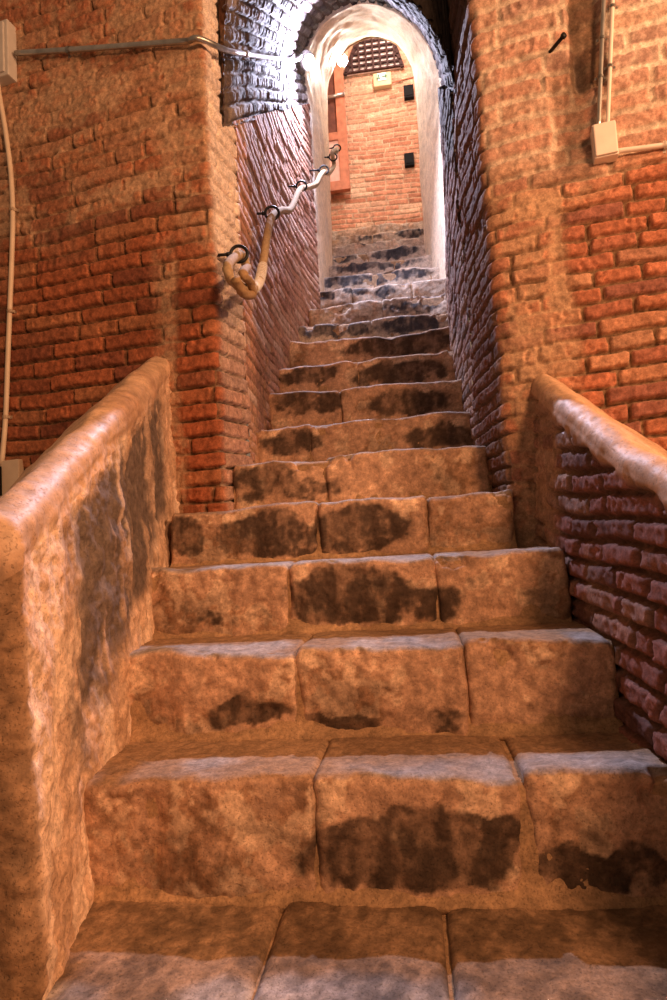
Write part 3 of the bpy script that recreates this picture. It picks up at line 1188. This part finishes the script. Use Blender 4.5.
def make_ring():
    root = bpy.data.objects.new('handrail_ring', None)
    root.empty_display_size = .03
    C.objects.link(root)
    bpy.context.view_layer.update()
    R, r = .034, .0068
    V, Fc = [], []
    n, s = 28, 9
    for i in range(n):
        a = 2 * math.pi * i / n
        for k in range(s):
            b = 2 * math.pi * k / s
            V.append(((R + r * math.cos(b)) * math.cos(a), r * math.sin(b), (R + r * math.cos(b)) * math.sin(a)))
    for i in range(n):
        for k in range(s):
            Fc.append([i * s + k, i * s + (k + 1) % s, ((i + 1) % n) * s + (k + 1) % s, ((i + 1) % n) * s + k])
    link('ring', mesh_from(V, Fc), M_BLACK, root)
    V, Fc = tube_pts([(-R - .004, 0, 0), (-R - .03, 0, 0), (-R - .11, 0, -.003)], .0060, 9)
    link('stem', mesh_from(V, Fc), M_BLACK, root)
    V, Fc = tube_pts([(-R - .003, 0, 0), (-R - .016, 0, 0)], .0100, 9)
    link('collar', mesh_from(V, Fc), M_BLACK, root)
    return root


proto = make_ring()
for k, (p, s) in enumerate(zip(RP, RP)):
    if k == 0:
        o = proto
    else:
        o = proto.copy()
        C.objects.link(o)
        for ch in proto.children:
            c2_ = ch.copy()
            c2_.parent = o
            C.objects.link(c2_)
    wallx = float(x_left(min(4.45, p.y)))
    o.location = p
    o.rotation_euler = (0, 0, 0.15)
    tag(o, LBL[k], 'ring', 'iron rings of the rope handrail')
    rings.append(o)

rr = .0185
A0 = RP[0]
rope_pts = [A0 + Vector((0, 0, .0))]
# knotted loop at the lower end
loop = [at_x(247, 268, -.585), at_x(243, 256, -.60), at_x(236, 257, -.61), at_x(228, 266, -.60), at_x(231, 279, -.59), at_x(241, 287, -.575), at_x(251, 290, -.57),
        at_x(259, 282, -.565), at_x(263, 264, -.565), at_x(266, 243, -.562), at_x(269, 226, -.562), RP[1] + Vector((.0, .0, -.018)),
        at_x(281, 210.5, -.56), at_x(289, 210.5, -.555), at_x(293.5, 204, -.552), at_x(298, 193, -.55), RP[2] + Vector((0, 0, -.018)),
        at_x(309, 187, -.53), at_x(316, 184.5, -.49), at_x(320.5, 176, -.465), RP[3] + Vector((0, 0, -.018)),
        at_x(329, 172.5, -.438), at_x(334, 166, -.43), RP[4] + Vector((0, 0, -.018)), at_x(332.5, 152, -.425), RP[5] + Vector((0, 0, -.01)), at_x(336, 152, -.41)]
sp = smooth_path(loop, 12)
root = empty('handrail_rope', sp[-1], 'thick pale twisted rope handrail sagging from ring to ring on the left tunnel wall', 'rope')


def rope_mat(name, col):
    return plain(name, col, .9, 0, .15, .18, 90)


V, Fc = tube_pts(sp, rr, 12, twist=46, lobes=3, lob=.10)
link('rope_run', mesh_from(V, Fc), rope_mat('rope_fibre', (.38, .27, .16)), root)
kn = smooth_path([at_x(236, 279, -.565), at_x(243, 293, -.56), at_x(252, 294, -.55), at_x(250, 282, -.545), at_x(243, 274, -.552), at_x(247, 268, -.575)], 10)
V, Fc = tube_pts(kn, rr * .95, 12, twist=46, lobes=3, lob=.10)
link('knot', mesh_from(V, Fc), rope_mat('rope_fibre_brown', (.33, .21, .11)), root)  # knot in a darker brown than the rest of the rope
# light whipping cord wound on the rope above the knot
wp = []
i0 = 9 * 12 - 18
seg = sp[i0 - 14:i0 + 6]
for i, p in enumerate(seg[:-1]):
    t_ = (seg[i + 1] - p).normalized()
    a_ = t_.orthogonal().normalized()
    b_ = t_.cross(a_)
    for q in range(10):
        an = 2 * math.pi * (q / 10)
        wp.append(p.lerp(seg[i + 1], q / 10) + (a_ * math.cos(an) + b_ * math.sin(an)) * (rr * 1.06))
V, Fc = tube_pts(wp, .0035, 6)
link('whipping_cord', mesh_from(V, Fc), plain('white_cord', (.75, .72, .68), .8), root)

# ------------------------------------------------------------------ tunnel lamp (bulkhead) and landing lamp
def bulkhead(name, loc, aim, size, lens_mat, label):
    root = empty(name, loc, label, 'lamp')
    rot = (-Vector(aim)).to_track_quat('-Z', 'Y').to_matrix().to_4x4()
    T = Matrix.Translation(loc) @ rot

    def lathe(prof, sx=1.0):
        V, Fc = [], []
        n = 28
        for (r_, h_) in prof:
            for k in range(n):
                a = 2 * math.pi * k / n
                V.append(T @ Vector((r_ * math.cos(a) * sx * size, r_ * math.sin(a) * size, h_ * size)))
        for i in range(len(prof) - 1):
            for k in range(n):
                Fc.append([i * n + k, i * n + (k + 1) % n, (i + 1) * n + (k + 1) % n, (i + 1) * n + k])
        Fc.append(list(range(n))[::-1])
        Fc.append([(len(prof) - 1) * n + k for k in range(n)])
        return mesh_from(V, Fc)
    link('housing', lathe([(1.0, -.1), (1.05, 0), (1.05, .35), (.95, .45), (.86, .46)], 1.35), M_BODY, root)
    link('lens', lathe([(.84, .40), (.84, .52), (.74, .74), (.52, .90), (.25, .97), (.04, .99)], 1.35), lens_mat, root)
    link('guard_rim', lathe([(.84, .47), (.93, .47), (.93, .53), (.85, .55)], 1.35), M_BODY, root)
    return root


bulkhead('bulkhead_lamp', LAMP, (.62, -.12, -.78), .055, M_LENS, 'glaring white bulkhead lamp high on the left of the tunnel vault')
p = at_y(341, 59, 5.62)
wl = bulkhead('wall_lamp', p, (.3, -.2, -.9), .055, M_LENS2, 'second bright lamp, just behind the arch at its upper left')
tube('bracket', smooth_path([Vector((p.x - .06, 5.35, p.z + .10)), Vector((p.x - .05, 5.52, p.z + .10)), p + Vector((-.01, 0, .03))], 6), .009, M_BODY, wl, 8)

# ------------------------------------------------------------------ landing: lattice, exit sign, boxes, door
def fy(px, py, y=YF):
    return at_y(px, py, y)


# slatted lattice in a trapezoid opening
root = empty('wooden_lattice', fy(376, 72), 'dark wooden lattice of crossing bars at the top of the far wall', 'lattice')
bl, br_, tr, tl = fy(346, 76.5), fy(402, 68.5), fy(388, 30), fy(361, 34)
yl = YF - .05


def lat(name, pts_, r_, parent):
    def fn(bm):
        for a, b in pts_:
            a, b = Vector(a), Vector(b)
            d = (b - a)
            rot = Vector((1, 0, 0)).rotation_difference(d.normalized()).to_euler()
            c = (a + b) / 2
            box(bm, c.x, c.y, c.z, d.length + r_, .03, r_, .003, rot)
    return bm_obj(name, fn, M_LATT, parent)


def bil(s, t_):
    a = bl.lerp(br_, s)
    b = tl.lerp(tr, s)
    p_ = a.lerp(b, t_)
    return Vector((p_.x, yl, p_.z))


def cliplattice():
    H = (tl.z + tr.z - bl.z - br_.z) / 2
    nrow, ncol = 7, 8
    for k in range(nrow + 1):
        t_ = k / nrow
        lat('rail', [(bil(0, t_), bil(1, t_))], .024, root)
    x0, x1 = bl.x, br_.x
    for k in range(ncol + 1):
        s_ = k / ncol
        xx = x0 + (x1 - x0) * s_
        # upright bars, cut by the slanting sides
        ttop = 1.0
        if xx < tl.x:
            ttop = (xx - bl.x) / (tl.x - bl.x)
        if xx > tr.x:
            ttop = (br_.x - xx) / (br_.x - tr.x)
        if ttop < .08:
            continue
        zb_ = bl.z + (br_.z - bl.z) * s_
        zt_ = zb_ + H * ttop
        lat('upright', [((xx, yl - .012, zb_), (xx, yl - .012, zt_))], .024, root)
    lat('frame', [(bil(0, 0), bil(0, 1)), (bil(1, 0), bil(1, 1))], .045, root)


cliplattice()
# pale board behind the bars
bk = Acc()
bk.faces([(bl.x, YF - .022, bl.z), (br_.x, YF - .022, br_.z), (tr.x, YF - .022, tr.z), (tl.x, YF - .022, tl.z),
          (bl.x, YF - .002, bl.z), (br_.x, YF - .002, br_.z), (tr.x, YF - .002, tr.z), (tl.x, YF - .002, tl.z)],
         [[0, 1, 2, 3], [7, 6, 5, 4], [0, 4, 5, 1], [1, 5, 6, 2], [2, 6, 7, 3], [3, 7, 4, 0]], (.92, .78, .74))
bk.build('backing_board', M_PLASTER, root, False)


def fbox(name, px0, py0, px1, py1, thick, mat, parent=None, bev=.004, off=0.0, tilt=0.0):
    a, b = fy(px0, py0), fy(px1, py1)
    c = (a + b) / 2
    y = YF - off - thick / 2 + .006
    return bm_obj(name, lambda bm: box(bm, c.x, y, c.z, abs(b.x - a.x), thick, abs(a.z - b.z), bev, Matrix.Rotation(tilt, 3, 'Y').to_euler()), mat, parent)


root = empty('exit_sign', fy(382, 82), 'cream exit light box with small green sign under the lattice', 'sign')
fbox('housing', 373, 77.5, 392, 88, .07, M_SIGN, root, .012)
fbox('sign_face', 377.5, 78, 386.5, 84, .012, M_SIGNW, root, .002, .068)
# running figure and arrow, green on white
c = fy(382, 81)


def picto(bm):
    y = YF - .079
    box(bm, c.x - .038, y, c.z + .022, .016, .006, .016, .004)
    box(bm, c.x - .042, y, c.z - .002, .014, .006, .034, .002, Matrix.Rotation(.35, 3, 'Y').to_euler())
    box(bm, c.x - .056, y, c.z - .022, .030, .006, .010, .002, Matrix.Rotation(.6, 3, 'Y').to_euler())
    box(bm, c.x - .026, y, c.z - .018, .026, .006, .010, .002, Matrix.Rotation(-.7, 3, 'Y').to_euler())
    box(bm, c.x + .028, y, c.z - .002, .050, .006, .012, .002)
    box(bm, c.x + .050, y, c.z + .008, .030, .006, .010, .002, Matrix.Rotation(.8, 3, 'Y').to_euler())
    box(bm, c.x + .050, y, c.z - .012, .030, .006, .010, .002, Matrix.Rotation(-.8, 3, 'Y').to_euler())


bm_obj('pictogram', picto, M_SIGNG, root)
root = empty('sign_cable', fy(392, 83), 'thin cable running right from the exit sign along the far wall', 'cable')
tube('cable_run', smooth_path([fy(391, 83, YF - .015), fy(400, 80.5, YF - .015), fy(410, 78, YF - .015), fy(428, 74, YF - .015)], 5), .008, M_WOOD, root, 8)
for (x0, y0, x1, y1, lab) in ((403.5, 88.5, 414, 99.5, 'upper black square box on the far brick wall, right below the exit sign'),
                              (404, 156, 414.5, 167, 'lower black square box on the far brick wall')):
    root = empty('wall_box', fy((x0 + x1) / 2, y1), lab, 'box', 'black boxes on the far wall')
    fbox('housing', x0, y0, x1, y1, .06, M_DARK, root, .006)
    fbox('cover', x0 + 1.5, y0 + 1.5, x1 - 1.5, y1 - 1.5, .012, M_DARK, root, .003, .056)

# wooden door leaf
YD = 7.05
root = empty('wooden_door', at_y(338, 192, YD), 'reddish wooden door leaf with dark inset panel and steel bolt, left behind the arch', 'door')
q0, q1 = at_y(332, 192, YD), at_y(350.5, 190, YD)
x1, x0 = q1.x, q1.x - .62
zb_, zt_ = q1.z, q1.z + 2.05


def dbox(name, xa, xb, za, zc, y, th, mat, bev=.006):
    return bm_obj(name, lambda bm: box(bm, (xa + xb) / 2, y, (za + zc) / 2, xb - xa, th, zc - za, bev), mat, root)


xs_ = x1 - .115
dbox('stile', xs_, x1, zb_, zt_, YD, .07, M_WOOD)
dbox('stile', x0, x0 + .11, zb_, zt_, YD, .07, M_WOOD)
dbox('bottom_rail', x0 + .105, xs_ + .004, zb_, zb_ + .12, YD, .066, M_WOOD)
zm = at_y(340, 137, YD).z
dbox('middle_rail', x0 + .105, xs_ + .004, zm - .05, zm + .05, YD, .066, M_WOOD)
dbox('top_rail', x0 + .105, xs_ + .004, zt_ - .12, zt_, YD, .066, M_WOOD)
dbox('lower_panel', x0 + .10, xs_ + .006, zb_ + .11, zm - .045, YD + .006, .03, plain('wood_pink_lit', (.62, .38, .32), .6))  # pinkish reflected light put into the lower panel's colour
dbox('upper_panel', x0 + .10, xs_ + .006, zm + .045, zt_ - .11, YD + .006, .03, M_WOODDARK)
dbox('hinge_post', x0 - .08, x0, zb_ - .6, zt_ + .1, YD + .08, .16, M_WOOD)
zz = at_y(341, 98, YD).z
b0, b1 = Vector((xs_ - .12, YD - .05, zz - .012)), Vector((x1 - .005, YD - .05, zz + .008))
bolt = tube('bolt', [b0, b0.lerp(b1, .5), b1], .022, M_STEEL, root, 10)
tube('bolt_tip', [b1, b1 + Vector((.012, 0, .001))], .026, M_STEEL, bolt, 10)
